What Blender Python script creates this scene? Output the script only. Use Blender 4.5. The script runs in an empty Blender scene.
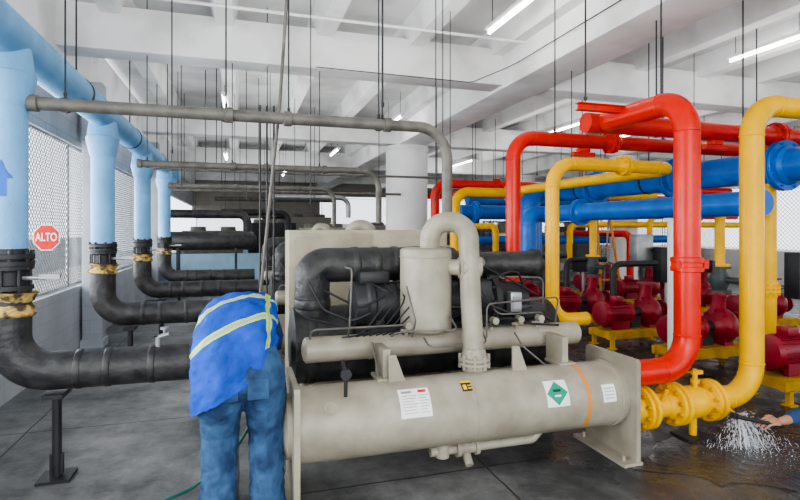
import bpy, bmesh, math, random
from mathutils import Vector, Matrix
random.seed(4)
S=bpy.context.scene; COL=S.collection
V=Vector

# ---------------------------------------------------------------- materials
def M(name,col,rough=.5,metal=0.0,var=.15,scale=5,bump=0.0,bscale=40,col2=None,spec=.5,detail=6,p0=.35,p1=.65,dist=.02):
    m=bpy.data.materials.new(name); m.use_nodes=True
    nt=m.node_tree; b=nt.nodes["Principled BSDF"]
    b.inputs["Roughness"].default_value=rough; b.inputs["Metallic"].default_value=metal
    b.inputs["Specular IOR Level"].default_value=spec
    tc=nt.nodes.new("ShaderNodeTexCoord"); n=nt.nodes.new("ShaderNodeTexNoise")
    n.inputs["Scale"].default_value=scale; n.inputs["Detail"].default_value=detail
    nt.links.new(tc.outputs["Object"],n.inputs["Vector"])
    r=nt.nodes.new("ShaderNodeValToRGB")
    r.color_ramp.elements[0].position=p0; r.color_ramp.elements[1].position=p1
    c2=col2 if col2 else tuple(c*(1-var) for c in col)
    r.color_ramp.elements[0].color=(*c2,1); r.color_ramp.elements[1].color=(*col,1)
    nt.links.new(n.outputs["Fac"],r.inputs["Fac"]); nt.links.new(r.outputs["Color"],b.inputs["Base Color"])
    if bump>0:
        n2=nt.nodes.new("ShaderNodeTexNoise"); n2.inputs["Scale"].default_value=bscale; n2.inputs["Detail"].default_value=4
        nt.links.new(tc.outputs["Object"],n2.inputs["Vector"])
        bp=nt.nodes.new("ShaderNodeBump"); bp.inputs["Strength"].default_value=bump; bp.inputs["Distance"].default_value=dist
        nt.links.new(n2.outputs["Fac"],bp.inputs["Height"]); nt.links.new(bp.outputs["Normal"],b.inputs["Normal"])
    return m
def EM(name,col,st):
    m=bpy.data.materials.new(name); m.use_nodes=True; b=m.node_tree.nodes["Principled BSDF"]
    b.inputs["Base Color"].default_value=(*col,1); b.inputs["Emission Color"].default_value=(*col,1); b.inputs["Emission Strength"].default_value=st
    return m
RED=M("red_paint",(.74,.014,.001),.32,var=.2,bump=.06,spec=.4)
YEL=M("yellow_paint",(1.0,.55,.0),.34,var=.14,bump=.06,spec=.3)
BLU=M("blue_paint",(.004,.15,.60),.36,var=.25,bump=.05,spec=.4)
LBL=M("light_blue_paint",(.22,.50,.84),.5,var=.22,scale=3,bump=.2,spec=.3)
BLK=M("black_insulation",(.016,.016,.018),.48,scale=9,bump=.75,bscale=15,col2=(.045,.045,.043),dist=.015)
GRY=M("beige_machine_paint",(.385,.355,.285),.42,scale=5,bump=.10,col2=(.28,.255,.195),detail=12)
PNL=M("beige_panel_paint",(.44,.40,.29),.5,var=.3,scale=3,bump=.05)
VNT=M("grey_steel_pipe",(.17,.16,.14),.5,var=.4,scale=9,bump=.1,metal=.1)
DRK=M("dark_metal",(.026,.026,.030),.5,var=.4)
STL=M("galvanised_steel",(.42,.43,.44),.4,metal=.7,var=.25)
WHT=M("white_beam_paint",(.90,.90,.895),.8,scale=1.1,bump=.15,bscale=12,col2=(.66,.66,.64),detail=14,p0=.30,p1=.52)
WHC=M("shaded_ceiling_white",(.76,.765,.76),.85,scale=.9,bump=.15,bscale=12,col2=(.48,.48,.47),detail=14,p0=.32,p1=.56)  # stained white, darker than the beams: recess shade put into the slab colour
COLM=M("white_column_paint",(.88,.88,.87),.7,var=.08,scale=2)
PUMP=M("crimson_pump_paint",(.36,.007,.028),.38,var=.35,bump=.1)
PYEL=M("yellow_base_paint",(.80,.44,.004),.5,var=.35)
TEAL=M("grey_green_valve_paint",(.06,.08,.08),.45,var=.3)
LABW=M("label_white",(.88,.88,.86),.5,var=.03)
LABK=M("label_ink",(.03,.03,.03),.6,var=.1)
LABY=M("label_yellow",(.9,.6,.0),.5,var=.05)
LABG=M("label_green",(.0,.30,.18),.5,var=.05)
LABO=M("orange_band",(.75,.27,.03),.5,var=.1)
LABR=M("label_red",(.72,.01,.01),.5,var=.05)
SKIN=M("skin",(.45,.24,.15),.5,var=.08)
HAIR=M("hair_black",(.012,.010,.009),.6,var=.3,bump=.5,bscale=90)
JEAN=M("denim",(.042,.11,.23),.9,col2=(.014,.04,.105),scale=9,bump=.9,bscale=14,detail=10,dist=.022)
VEST=M("royal_blue_vest_cloth",(.025,.095,.54),.8,var=.35,scale=6,bump=.9,bscale=11,spec=.2)
SHIRT=M("navy_shirt_cloth",(.02,.05,.14),.8,var=.25,bump=.5,bscale=12)
HIVI=M("fluorescent_yellow_tape",(.48,.76,.02),.5,var=.05)
SILV=M("silver_reflective_tape",(.36,.40,.47),.35,var=.15)
SHOE=M("black_boot_leather",(.02,.018,.016),.5,var=.3)
HOSE=M("green_rubber_hose",(.02,.13,.11),.5,var=.2)
TUBE=EM("fluorescent_glow",(1,.99,.95),26)
TAPE=M("torn_yellow_insulation",(.66,.46,.14),.9,col2=(.10,.07,.04),scale=14,bump=1,bscale=45,p0=.42,p1=.56)

def wallmat(name,col,bw=.4,bh=.2,mortar=.7):
    m=M(name,col,.85,var=.16,scale=1.8,detail=9)
    nt=m.node_tree; b=nt.nodes["Principled BSDF"]
    tc=nt.nodes.new("ShaderNodeTexCoord")
    sep=nt.nodes.new("ShaderNodeSeparateXYZ"); cmb=nt.nodes.new("ShaderNodeCombineXYZ"); ad=nt.nodes.new("ShaderNodeMath"); ad.operation='ADD'
    nt.links.new(tc.outputs["Object"],sep.inputs[0]); nt.links.new(sep.outputs[0],ad.inputs[0]); nt.links.new(sep.outputs[1],ad.inputs[1])
    nt.links.new(ad.outputs[0],cmb.inputs[0]); nt.links.new(sep.outputs[2],cmb.inputs[1])
    br=nt.nodes.new("ShaderNodeTexBrick"); br.inputs["Scale"].default_value=1; br.inputs["Brick Width"].default_value=bw; br.inputs["Row Height"].default_value=bh
    br.inputs["Mortar Size"].default_value=.006
    br.inputs["Color1"].default_value=(1,1,1,1); br.inputs["Color2"].default_value=(.93,.93,.93,1); br.inputs["Mortar"].default_value=(mortar,mortar,mortar,1)
    nt.links.new(cmb.outputs[0],br.inputs["Vector"])
    mx=nt.nodes.new("ShaderNodeMix"); mx.data_type='RGBA'; mx.blend_type='MULTIPLY'; mx.inputs[0].default_value=1
    src=b.inputs["Base Color"].links[0].from_socket
    nt.links.new(src,mx.inputs[6]); nt.links.new(br.outputs["Color"],mx.inputs[7]); nt.links.new(mx.outputs[2],b.inputs["Base Color"])
    return m
BLOCK=wallmat("painted_block_wall",(.50,.53,.57),mortar=.85)
UPPW=wallmat("upper_block_wall",(.50,.51,.53))
BACKW=wallmat("back_wall_block",(.38,.35,.31))
LBLW=M("pale_blue_wall_paint",(.38,.58,.74),.8,var=.1)
def floormat():
    m=bpy.data.materials.new("concrete_floor"); m.use_nodes=True; nt=m.node_tree; b=nt.nodes["Principled BSDF"]
    L=nt.links.new; N=nt.nodes.new
    tc=N("ShaderNodeTexCoord")
    n=N("ShaderNodeTexNoise"); n.inputs["Scale"].default_value=1.2; n.inputs["Detail"].default_value=12; n.inputs["Roughness"].default_value=.75
    L(tc.outputs["Object"],n.inputs["Vector"])
    r=N("ShaderNodeValToRGB"); r.color_ramp.elements[0].position=.38; r.color_ramp.elements[1].position=.64
    r.color_ramp.elements[0].color=(.070,.073,.073,1); r.color_ramp.elements[1].color=(.25,.25,.245,1); L(n.outputs["Fac"],r.inputs["Fac"])
    nw=N("ShaderNodeTexNoise"); nw.inputs["Scale"].default_value=3; nw.inputs["Detail"].default_value=4; L(tc.outputs["Object"],nw.inputs["Vector"])
    vm=N("ShaderNodeVectorMath"); vm.operation='MULTIPLY_ADD'; L(nw.outputs["Color"],vm.inputs[0]); vm.inputs[1].default_value=(.025,.025,.025); L(tc.outputs["Object"],vm.inputs[2])
    br=N("ShaderNodeTexBrick"); br.offset=0; br.inputs["Scale"].default_value=1; br.inputs["Brick Width"].default_value=1.7; br.inputs["Row Height"].default_value=1.7
    br.inputs["Mortar Size"].default_value=.010; br.inputs["Mortar Smooth"].default_value=.5; br.inputs["Color1"].default_value=(1,1,1,1); br.inputs["Color2"].default_value=(.86,.86,.86,1); br.inputs["Mortar"].default_value=(.28,.28,.28,1)
    L(vm.outputs[0],br.inputs["Vector"])
    mx=N("ShaderNodeMix"); mx.data_type='RGBA'; mx.blend_type='MULTIPLY'; mx.inputs[0].default_value=1
    L(r.outputs["Color"],mx.inputs[6]); L(br.outputs["Color"],mx.inputs[7])
    sep=N("ShaderNodeSeparateXYZ"); L(tc.outputs["Object"],sep.inputs[0])
    n3=N("ShaderNodeTexNoise"); n3.inputs["Scale"].default_value=1.3; n3.inputs["Detail"].default_value=7; L(tc.outputs["Object"],n3.inputs["Vector"])
    m1=N("ShaderNodeMath"); m1.operation='MULTIPLY_ADD'; L(n3.outputs["Fac"],m1.inputs[0]); m1.inputs[1].default_value=3.4; L(sep.outputs[0],m1.inputs[2])
    mr=N("ShaderNodeMapRange"); mr.inputs[1].default_value=2.9; mr.inputs[2].default_value=4.2; L(m1.outputs[0],mr.inputs[0])
    mx2=N("ShaderNodeMix"); mx2.data_type='RGBA'; mx2.blend_type='MULTIPLY'; L(mr.outputs[0],mx2.inputs[0]); L(mx.outputs[2],mx2.inputs[6]); mx2.inputs[7].default_value=(.36,.37,.40,1)
    L(mx2.outputs[2],b.inputs["Base Color"])
    n5=N("ShaderNodeTexNoise"); n5.inputs["Scale"].default_value=4; n5.inputs["Detail"].default_value=6; L(tc.outputs["Object"],n5.inputs["Vector"])
    mw=N("ShaderNodeMath"); mw.operation='MULTIPLY'; L(mr.outputs[0],mw.inputs[0]); 
    mr5=N("ShaderNodeMapRange"); mr5.inputs[1].default_value=.35; mr5.inputs[2].default_value=.6; mr5.inputs[3].default_value=.3; mr5.inputs[4].default_value=1; L(n5.outputs["Fac"],mr5.inputs[0]); L(mr5.outputs[0],mw.inputs[1])
    mr2=N("ShaderNodeMapRange"); L(mw.outputs[0],mr2.inputs[0]); mr2.inputs[3].default_value=.6; mr2.inputs[4].default_value=.20
    L(mr2.outputs[0],b.inputs["Roughness"]); b.inputs["Specular IOR Level"].default_value=.38
    bp=N("ShaderNodeBump"); bp.inputs["Strength"].default_value=.25; bp.inputs["Distance"].default_value=.015
    n4=N("ShaderNodeTexNoise"); n4.inputs["Scale"].default_value=11; n4.inputs["Detail"].default_value=7; L(tc.outputs["Object"],n4.inputs["Vector"])
    L(n4.outputs["Fac"],bp.inputs["Height"]); L(bp.outputs["Normal"],b.inputs["Normal"])
    return m
FLR=floormat()
GRD=M("outdoor_concrete",(.55,.54,.51),.9,var=.15,scale=1)
WATER=bpy.data.materials.new("water"); WATER.use_nodes=True
_b=WATER.node_tree.nodes["Principled BSDF"]; _b.inputs["Base Color"].default_value=(.92,.96,1,1); _b.inputs["Roughness"].default_value=.1; _b.inputs["Transmission Weight"].default_value=.45; _b.inputs["IOR"].default_value=1.33

# ---------------------------------------------------------------- builders
def mk(name,bm,mats,parent=None,label=None,cat=None,kind=None,group=None,ang=35,smooth=True):
    bmesh.ops.remove_doubles(bm,verts=bm.verts,dist=1e-6)
    bm.normal_update()
    for f in bm.faces: f.smooth=smooth
    for e in bm.edges:
        if len(e.link_faces)==2:
            try:
                if e.calc_face_angle()>math.radians(ang): e.smooth=False
            except Exception: pass
    me=bpy.data.meshes.new(name); bm.to_mesh(me); bm.free()
    if not isinstance(mats,(list,tuple)): mats=[mats]
    for m in mats: me.materials.append(m)
    ob=bpy.data.objects.new(name,me); COL.objects.link(ob)
    if parent: 
        ob.parent=parent; ob.matrix_parent_inverse=Matrix.Translation(-V(parent.location))
    if label: ob["label"]=label
    if cat: ob["category"]=cat
    if kind: ob["kind"]=kind
    if group: ob["group"]=group
    return ob
def thing(name,label,cat,base,group=None):
    e=bpy.data.objects.new(name,None); e.empty_display_size=.1; e.location=base; COL.objects.link(e)
    e["label"]=label; e["category"]=cat
    if group: e["group"]=group
    return e
def setmi(bm,n0,mi):
    bm.faces.ensure_lookup_table()
    for f in bm.faces[n0:]: f.material_index=mi
def box(bm,c,s,mi=0,rot=None,bev=0):
    n0=len(bm.faces)
    m=Matrix.Translation(V(c))
    if rot is not None: m=m@rot.to_4x4()
    m=m@Matrix.Diagonal((s[0],s[1],s[2],1))
    r=bmesh.ops.create_cube(bm,size=1,matrix=m)
    if bev>0:
        es=list({e for v in r['verts'] for e in v.link_edges})
        bmesh.ops.bevel(bm,geom=es,offset=bev,segments=2,affect='EDGES',profile=.5)
    setmi(bm,n0,mi)
def frame(d):
    d=d.normalized(); up=V((0,0,1)) if abs(d.z)<.9 else V((1,0,0))
    x=d.cross(up).normalized(); y=x.cross(d).normalized(); return x,y
def fillet(pts,R,n=9):
    pts=[V(p) for p in pts]; out=[pts[0]]
    for i in range(1,len(pts)-1):
        p=pts[i]; a=(p-pts[i-1]); b=(pts[i+1]-p); la,lb=a.length,b.length; a.normalize(); b.normalize()
        th=a.angle(b)
        if th<.02: out.append(p); continue
        t=min(R*math.tan(th/2),la*.499,lb*.499); r=t/math.tan(th/2)
        ax=a.cross(b).normalized(); s=p-a*t; nrm=ax.cross(a).normalized(); c=s+nrm*r
        for k in range(n+1):
            out.append(c+Matrix.Rotation(th*k/n,3,ax)@(s-c))
    out.append(pts[-1]); return out
def sweep(bm,pts,r,seg=20,mi=0,caps=True):
    pts=[V(p) for p in pts]; n0=len(bm.faces)
    q=[pts[0]]
    for p in pts[1:]:
        if (p-q[-1]).length>1e-5: q.append(p)
    pts=q; n=len(pts); rr=r if isinstance(r,(list,tuple)) else [r]*n
    if n<2: return
    d=(pts[1]-pts[0]).normalized(); x,y=frame(d); rings=[]
    for i in range(n):
        if i==0: t=(pts[1]-pts[0]).normalized()
        elif i==n-1: t=(pts[-1]-pts[-2]).normalized()
        else: t=((pts[i+1]-pts[i]).normalized()+(pts[i]-pts[i-1]).normalized()).normalized()
        q=d.rotation_difference(t); x=q@x; y=q@y; d=t
        rings.append([bm.verts.new(pts[i]+(x*math.cos(2*math.pi*k/seg)+y*math.sin(2*math.pi*k/seg))*rr[i]) for k in range(seg)])
    for a,b in zip(rings,rings[1:]):
        for k in range(seg): bm.faces.new((a[k],b[k],b[(k+1)%seg],a[(k+1)%seg]))
    if caps: bm.faces.new(rings[0]); bm.faces.new(rings[-1][::-1])
    setmi(bm,n0,mi)
def lathe(bm,o,ax,prof,seg=28,mi=0,jit=0):
    o=V(o); ax=V(ax).normalized(); x,y=frame(ax); n0=len(bm.faces); rings=[]
    for t,r in prof:
        rings.append([bm.verts.new(o+ax*(t+random.uniform(-jit,jit)*.7)+(x*math.cos(2*math.pi*k/seg)+y*math.sin(2*math.pi*k/seg))*max(r+random.uniform(-jit,jit),.0005)) for k in range(seg)])
    for a,b in zip(rings,rings[1:]):
        for k in range(seg): bm.faces.new((a[k],b[k],b[(k+1)%seg],a[(k+1)%seg]))
    bm.faces.new(rings[0]); bm.faces.new(rings[-1][::-1]); setmi(bm,n0,mi)
def cyl(bm,a,b,r,seg=16,mi=0): sweep(bm,[a,b],r,seg,mi)
def flange(bm,c,ax,r,w=.035,mi=0,bolts=8,pair=True):
    c=V(c); ax=V(ax).normalized(); x,y=frame(ax); R=r*1.55
    if pair:
        lathe(bm,c-ax*(w+.006),ax,[(0,R-.004),(.004,R),(w-.002,R),(w,R-.004)],28,mi)
        lathe(bm,c+ax*.006,ax,[(0,R-.004),(.004,R),(w-.002,R),(w,R-.004)],28,mi)
        h=w+.03
    else:
        lathe(bm,c-ax*w/2,ax,[(0,R-.004),(.004,R),(w-.004,R),(w,R-.004)],28,mi); h=w/2+.02
    lathe(bm,c-ax*(h+.04),ax,[(0,r*1.02),(.04,r*1.2),(2*h+.04,r*1.2),(2*h+.08,r*1.02)],24,mi)
    for k in range(bolts):
        a=2*math.pi*(k+.5)/bolts; p=c+(x*math.cos(a)+y*math.sin(a))*(r*1.37)
        cyl(bm,p-ax*h,p+ax*h,.013,6,mi)
def newbm(): return bmesh.new()
def pipe(name,label,cat,pts,r,R,mat,flanges=(),group=None,flmat=None,welds=True,extra=None,seg=24,fr=None):
    pts=[V(p) for p in pts]
    e=thing(name,label,cat,(pts[0].x,pts[0].y,min(p.z for p in pts)),group)
    bm=newbm(); path=fillet(pts,R); sweep(bm,path,r,seg)
    if welds:
        for i in range(1,len(path)-1):
            la=(path[i]-path[i-1]).length; lb=(path[i+1]-path[i]).length
            if max(la,lb)>.25 and min(la,lb)<.2:
                d=(path[i+1]-path[i-1]).normalized(); lathe(bm,path[i]-d*.008,d,[(0,r),(.004,r+.005),(.012,r+.005),(.016,r)],seg)
    mk("pipe",bm,mat,e)
    for c,ax in flanges:
        bm=newbm(); flange(bm,c,ax,fr or r); mk("flange",bm,flmat or mat,e)
    if extra: extra(e)
    return e

# ---------------------------------------------------------------- setting
def struct(name,parts,mat,bev=0,ang=35):
    bm=newbm()
    for c,s in parts: box(bm,c,s,0,None,bev)
    return mk(name,bm,mat,None,None,None,"structure",ang=ang)
XL,XR,YB=-2.2,16.0,28.0
YM=(YB-4.8)/2; YL=YB+4.8; XM=(XR-2.3)/2; XW=XR+2.3
struct("floor",[((XM,YM,-.05),(XW,YL,.1))],FLR)
gm=newbm(); box(gm,(4,5,-.15),(90,90,.1)); mk("floor_outdoor",gm,GRD,None,None,None,"structure")
bm=newbm(); box(bm,(XM,YM,4.87),(XW+.3,YL+.2,.2))
x=-1.55
while x<XR:
    n0=len(bm.faces)
    n=[(x-.19,4.79),(x+.19,4.79),(x+.11,4.42),(x-.11,4.42)]
    a=[bm.verts.new((p[0],-4.8,p[1])) for p in n]; b=[bm.verts.new((p[0],YB,p[1])) for p in n]
    bm.faces.new(a); bm.faces.new(b[::-1])
    for k in range(4): bm.faces.new((a[k],b[k],b[(k+1)%4],a[(k+1)%4]))
    setmi(bm,n0,1)
    x+=1.35
bmesh.ops.recalc_face_normals(bm,faces=bm.faces)
mk("ceiling",bm,[WHC,WHT],None,None,None,"structure")
k=1
for yy in (7.5,13.3,19.1,24.9):
    struct("trim_%d"%k,[((.87,yy,4.24),(6.2,.42,.56))],WHT,.015); k+=1
    struct("trim_%d"%k,[((10.3,yy,4.24),(11.4,.42,.56))],WHT,.015); k+=1
struct("trim_%d"%k,[((4.28,YM,4.22),(.72,YL,.62))],WHT,.02); k+=1
struct("trim_%d"%k,[((11.3,YM,4.25),(.6,YL,.56))],WHT,.02); k+=1
struct("trim_%d"%k,[((-2.3,YM,4.2),(.3,YL,.72))],WHT,.02)
struct("wall_left",[((XL-.1,YM,.45),(.2,YL,.9))],BLOCK)
struct("wall_left_upper",[((XL-.1,YM,3.4),(.12,YL,1.0))],UPPW)
struct("wall_back",[((.9,YB,3.6),(6.4,.2,2.6)),((2.6,YB,1.7),(3.0,.2,1.4)),((10,YB,4.2),(12,.2,1.4))],BACKW)
struct("wall_back_low",[((.9,YB,.55),(6.4,.22,1.1)),((10,YB,.5),(12,.22,1.0))],LBLW)
struct("wall_right",[((XR+.1,YM,.5),(.2,YL,1.0)),((XR+.1,YM,4.0),(.2,YL,1.7))],WHT)
struct("wall_partition",[((-.3,16.3,.5),(3.6,.15,1.0))],LBLW)
bm=newbm(); box(bm,(12,34,1.0),(18,.3,2.2)); mk("boundary_wall",bm,wallmat("outer_block_wall",(.45,.40,.34)),None,"tan block boundary wall standing outside the mesh openings","wall")
bm=newbm(); box(bm,(-8,12,.6),(.3,40,1.4)); mk("boundary_wall",bm,wallmat("outer_grey_wall",(.35,.35,.35)),None,"grey block boundary wall outside the side mesh","wall")

def column(c,r,z1,label,rect=False):
    bm=newbm()
    if rect: box(bm,(c[0],c[1],z1/2),(r,r,z1),0,None,.015); box(bm,(c[0],c[1],.06),(r+.04,r+.04,.12))
    else: lathe(bm,(c[0],c[1],0),(0,0,1),[(0,r+.03),(.1,r+.03),(.11,r),(z1-.12,r),(z1-.1,r+.02),(z1,r+.02)],48)
    return mk("column",bm,COLM if not rect else BLOCK,None,label,"column")
column((4.28,13.3),.56,3.92,"thick round white concrete column under the ceiling girder")
for yy in (8.6,14.0): column((-2.04,yy),.26,3.84,"square grey block pillar against the mesh side wall",True).__setitem__("group","side wall pillars")
column((11.3,13.3),.4,3.95,"round white concrete column on the pump side")
column((11.3,19.1),.4,3.95,"round white concrete column on the pump side")

def meshpanel(o,u,w,h,lab,sp=.09,t=.0035):
    o=V(o); u=V(u).normalized(); z=V((0,0,1)); e=thing("wire_mesh_panel",lab,"wire fence",o,"wire mesh panels")
    bm=newbm()
    for a,b in (((0,0),(w,0)),((0,h),(w,h)),((0,0),(0,h)),((w,0),(w,h))):
        cyl(bm,o+u*a[0]+z*a[1],o+u*b[0]+z*b[1],.018,8)
    mk("frame",bm,STL,e)
    bm=newbm(); k=-h
    while k<w:
        for sgn in (1,-1):
            x0,x1=max(0,k),min(w,k+h)
            if x1-x0<=.002: continue
            y0,y1=x0-k,x1-k
            if sgn<0: y0,y1=h-y0,h-y1
            cyl(bm,o+u*x0+z*y0,o+u*x1+z*y1,t,3)
        k+=sp
    mk("mesh",bm,STL,e)
y=3.2
for k in range(6):
    meshpanel((XL-.1,y,.92),(0,1,0),2.53,1.98,"galvanised chain-link panel above the low block wall",.085,.0055); y+=2.55
meshpanel((-2.1,YB,1.12),(1,0,0),3.1,1.18,"galvanised chain-link panel in the rear wall opening",.12,.010)
for k in range(3): meshpanel((4.2+k*3.95,YB,1.02),(1,0,0),3.9,2.4,"galvanised chain-link panel closing the rear opening",.15,.012)
for yy in (9.0,12.8,16.6,20.4): meshpanel((XR+.1,yy,1.02),(0,1,0),3.7,2.1,"galvanised chain-link panel in the bright side opening",.13,.010)
for k in range(4): meshpanel((6.2+2.6*k,14.45,.05),(1,0,0),2.5,2.1,"tall chain-link partition standing behind the pumps",.10,.007)

def lamp(x,y,z,L=1.2,top=4.77):
    e=thing("fluorescent_lamp","white ceiling strip light with a glowing tube","lamp",(x,y,z),"fluorescent strip lights")
    bm=newbm(); box(bm,(x,y,z+.05),(.12,L,.05),0,None,.01); box(bm,(x,y-L/2+.02,z+.01),(.05,.03,.06)); box(bm,(x,y+L/2-.02,z+.01),(.05,.03,.06)); mk("housing",bm,COLM,e)
    bm=newbm(); cyl(bm,(x,y-L/2+.03,z),(x,y+L/2-.03,z),.022,12); mk("tube",bm,TUBE,e)
    for s in (-.4,.4): 
        bm=newbm(); cyl(bm,(x,y+s*L,z+.07),(x,y+s*L,top),.005,6); mk("suspension_rod",bm,DRK,e)
for a in ((3.2,5.75,4.35,1.2),(7.35,5.7,4.35,1.2),(7.95,11.6,4.3,1.8),(9.6,11.4,3.2,1.5),(3.4,11.5,4.2,1.2),(-.28,10.8,4.2,1.2),(-.35,14.2,3.6,1.2),(2.8,16,4.1,1.4),(1.2,15.0,3.3,1.2),(8.6,9.6,3.9,1.4),(12.6,8.5,4.0,1.4),(3.0,1.5,4.3,1.2),(-.3,1.0,4.3,1.2),(7.3,1.2,4.3,1.2),(8,18,4.2,1.8),(1.5,21,4.2,1.8),(13.5,15,4.0,1.8)):
    lamp(*a)

# ---------------------------------------------------------------- light blue pipework and black insulated drops
PX=-1.48
pipe("overhead_pipe","long light blue chilled-water header under the ceiling","pipe",[(PX,1.5,3.0),(PX,13.5,3.0)],.15,.2,LBL,seg=32)
def arrow(parent,cx,cy,r,z):
    bm=newbm()
    def P(u,w): 
        a=math.radians(-92)+u/r; return bm.verts.new((cx+(r+.003)*math.cos(a),cy+(r+.003)*math.sin(a),z+w))
    def strip(rows):
        pr=None
        for (ul,ur,w) in rows:
            cur=[P(ul+(ur-ul)*k/6,w) for k in range(7)]
            if pr:
                for k in range(6): bm.faces.new((pr[k],pr[k+1],cur[k+1],cur[k]))
            pr=cur
    strip([(-.03,.03,-.12),(-.03,.03,.0)]); strip([(-.065,.065,0),(-.001,.001,.12)])
    mk("arrow_sticker",bm,BLU,parent,"dark blue flow arrow sticker")
for i,Y in enumerate((4.1,6.6,9.1,11.6)):
    x=PX; r=.108 if i==0 else .120
    e=thing("drop_pipe","light blue vertical pipe with a dark blue flow arrow" if i==0 else "light blue vertical pipe with wide reducer collar","pipe",(x,Y,1.5),"light blue drop pipes")
    bm=newbm(); sweep(bm,[(x,Y,1.55),(x,Y,2.6)],r,32); mk("pipe",bm,LBL,e)
    bm=newbm(); lathe(bm,(x,Y,2.52),(0,0,1),[(0,r),(.02,r+.012),(.17,r+.045),(.22,r+.05),(.23,r+.04),(.40,r+.02)],32); mk("reducer",bm,LBL,e)
    if i==0: arrow(e,x,Y,r,2.04)
    bm=newbm(); flange(bm,(x,Y,1.50),(0,0,1),.094); mk("flange",bm,DRK,e)
    v=thing("butterfly_valve","dark wafer valve with torn yellow wrap between blue and black pipe","valve",(x,Y,1.3),"drop pipe valves")
    bm=newbm(); lathe(bm,(x,Y,1.30),(0,0,1),[(0,.14),(.03,.14),(.035,.105),(.13,.105),(.135,.14),(.165,.14)],28); 
    for k in range(8):
        a=k*math.pi/4; cyl(bm,(x+.125*math.cos(a),Y+.125*math.sin(a),1.28),(x+.125*math.cos(a),Y+.125*math.sin(a),1.49),.01,6)
    mk("body",bm,DRK,v)
    bm=newbm(); cyl(bm,(x+.1,Y-.05,1.38),(x+.24,Y-.09,1.38),.014,8); box(bm,(x+.27,Y-.1,1.39),(.12,.03,.03)); mk("handle",bm,STL,v)
    bm=newbm(); zz=1.13 if i==0 else 1.21; sc=1 if i==0 else .7
    lathe(bm,(x,Y,zz),(.08,0,1),[(.008*q*sc*2.2,.138+.014*math.sin(q*.9)+.008*math.sin(q*2.3)) for q in range(10)],40,0,.005*sc); mk("torn_wrap",bm,TAPE,v,ang=80)
    xe=.30
    pts=[(x,Y,1.25),(x,Y,.74),(xe,Y,.74)]
    b=thing("insulated_pipe","black insulated pipe elbowing from the valve toward the chiller","pipe",(x,Y,.6),"black insulated pipes")
    bm=newbm(); path=fillet(pts,.26,12); sweep(bm,path,.13,28)
    for xx in (-1.08,-.9,-.62,-.35,-.1): lathe(bm,(xx,Y,.74),(1,0,.03*(xx+.5)),[(0,.13),(.006,.135),(.04,.135),(.046,.13)],28,0,.0015)
    mk("pipe",bm,BLK,b,ang=60)
    if i==0:
        bm=newbm(); cyl(bm,(-.56,Y-.02,.86),(-.56,Y-.02,.93),.02,10); cyl(bm,(-.56,Y-.02,.93),(-.49,Y-.02,.95),.018,10); lathe(bm,(-.52,Y-.02,.93),(0,0,1),[(0,.01),(.05,.01),(.055,.03),(.07,.03)],12); mk("bleed_valve",bm,STL,b,"small steel bleed valve")
    sx=-1.2
    bm=newbm(); box(bm,(sx,Y,.01),(.2,.2,.02)); cyl(bm,(sx,Y,.02),(sx,Y,.56),.03,12); box(bm,(sx,Y,.10),(.08,.03,.14)); box(bm,(sx,Y,.58),(.12,.2,.03)); mk("pipe_stand",bm,DRK,None,"black steel pipe stand with base plate on the floor","stand",None,"pipe stands")
    bm=newbm(); cyl(bm,(x,Y-1,3.13),(x,Y-1,4.78),.008,8); lathe(bm,(x,Y-1.02,3.0),(0,1,0),[(0,.152),(.001,.158),(.035,.158),(.036,.152)],28)
    mk("pipe_hanger",bm,DRK,None,"thin steel rod and clamp holding the light blue header","pipe hanger",None,"pipe hangers")

def rod(x,y,z0,z1=4.78,r=.008,lab="thin threaded steel rod hanging from the ceiling",clamp=0):
    bm=newbm(); cyl(bm,(x,y,z0),(x,y,z1),r,8)
    if clamp: lathe(bm,(x,y-.015,z0-clamp),(0,1,0),[(0,clamp-.004),(.001,clamp+.006),(.03,clamp+.006),(.031,clamp-.004)],20)
    cyl(bm,(x,y,z0+.01),(x,y,z0+.04),r*2,6)
    mk("hanger_rod",bm,DRK,None,lab,"hanger rod",None,"ceiling hanger rods")
for (Y,xe,z,x0) in ((4.1,1.68,2.56,-1.35),(7.4,1.95,2.56,-1.25),(10.9,1.9,2.56,-1.3)):
    e=thing("vent_pipe","grey steel vent pipe crossing overhead and elbowing down","pipe",(xe,Y,1.7),"grey vent pipes")
    bm=newbm(); zb=1.72 if Y<5 else 1.8; sweep(bm,fillet([(x0,Y,z),(xe,Y,z),(xe,Y,zb)],.26),.045,20)
    for xx in (x0+.01,-.08,.35,1.15): lathe(bm,(xx-.03,Y,z),(1,0,0),[(0,.045),(.004,.058),(.06,.058),(.064,.045)],20)
    mk("pipe",bm,VNT,e)
    for xx in (-1.15,-.1,.36,1.08): rod(xx,Y,z+.045,4.78,.006,clamp=.047)
rod(1.11,4.1,2.6,4.78,.006)
bm=newbm(); sweep(bm,[(.42,3.95,4.76),(.30,4.2,2.7),(.16,4.75,1.0)],.013,8); mk("electrical_conduit",bm,VNT,None,"grey electrical conduit slanting down from the ceiling to the chiller","conduit")
for xx,yy in ((.20,5.6),(.27,5.62),(.34,5.6)): rod(xx,yy,.9,3.0,.010,"dark electrical conduit dropping behind the chiller")
for xx,yy,zz in ((1.06,3.9,2.65),(.8,6.2,2.0),(2.0,5.2,2.0),(2.08,5.2,2.0),(2.5,6.0,2.7),(4.4,6.2,2.7),(-.6,5.2,2.4),(.1,8.9,2.2),(-.9,9.0,2.4),(3.4,8.8,2.5),(7.4,7.0,2.8),(.55,10.2,2.4)): rod(xx,yy,zz,4.78,.006)

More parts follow.
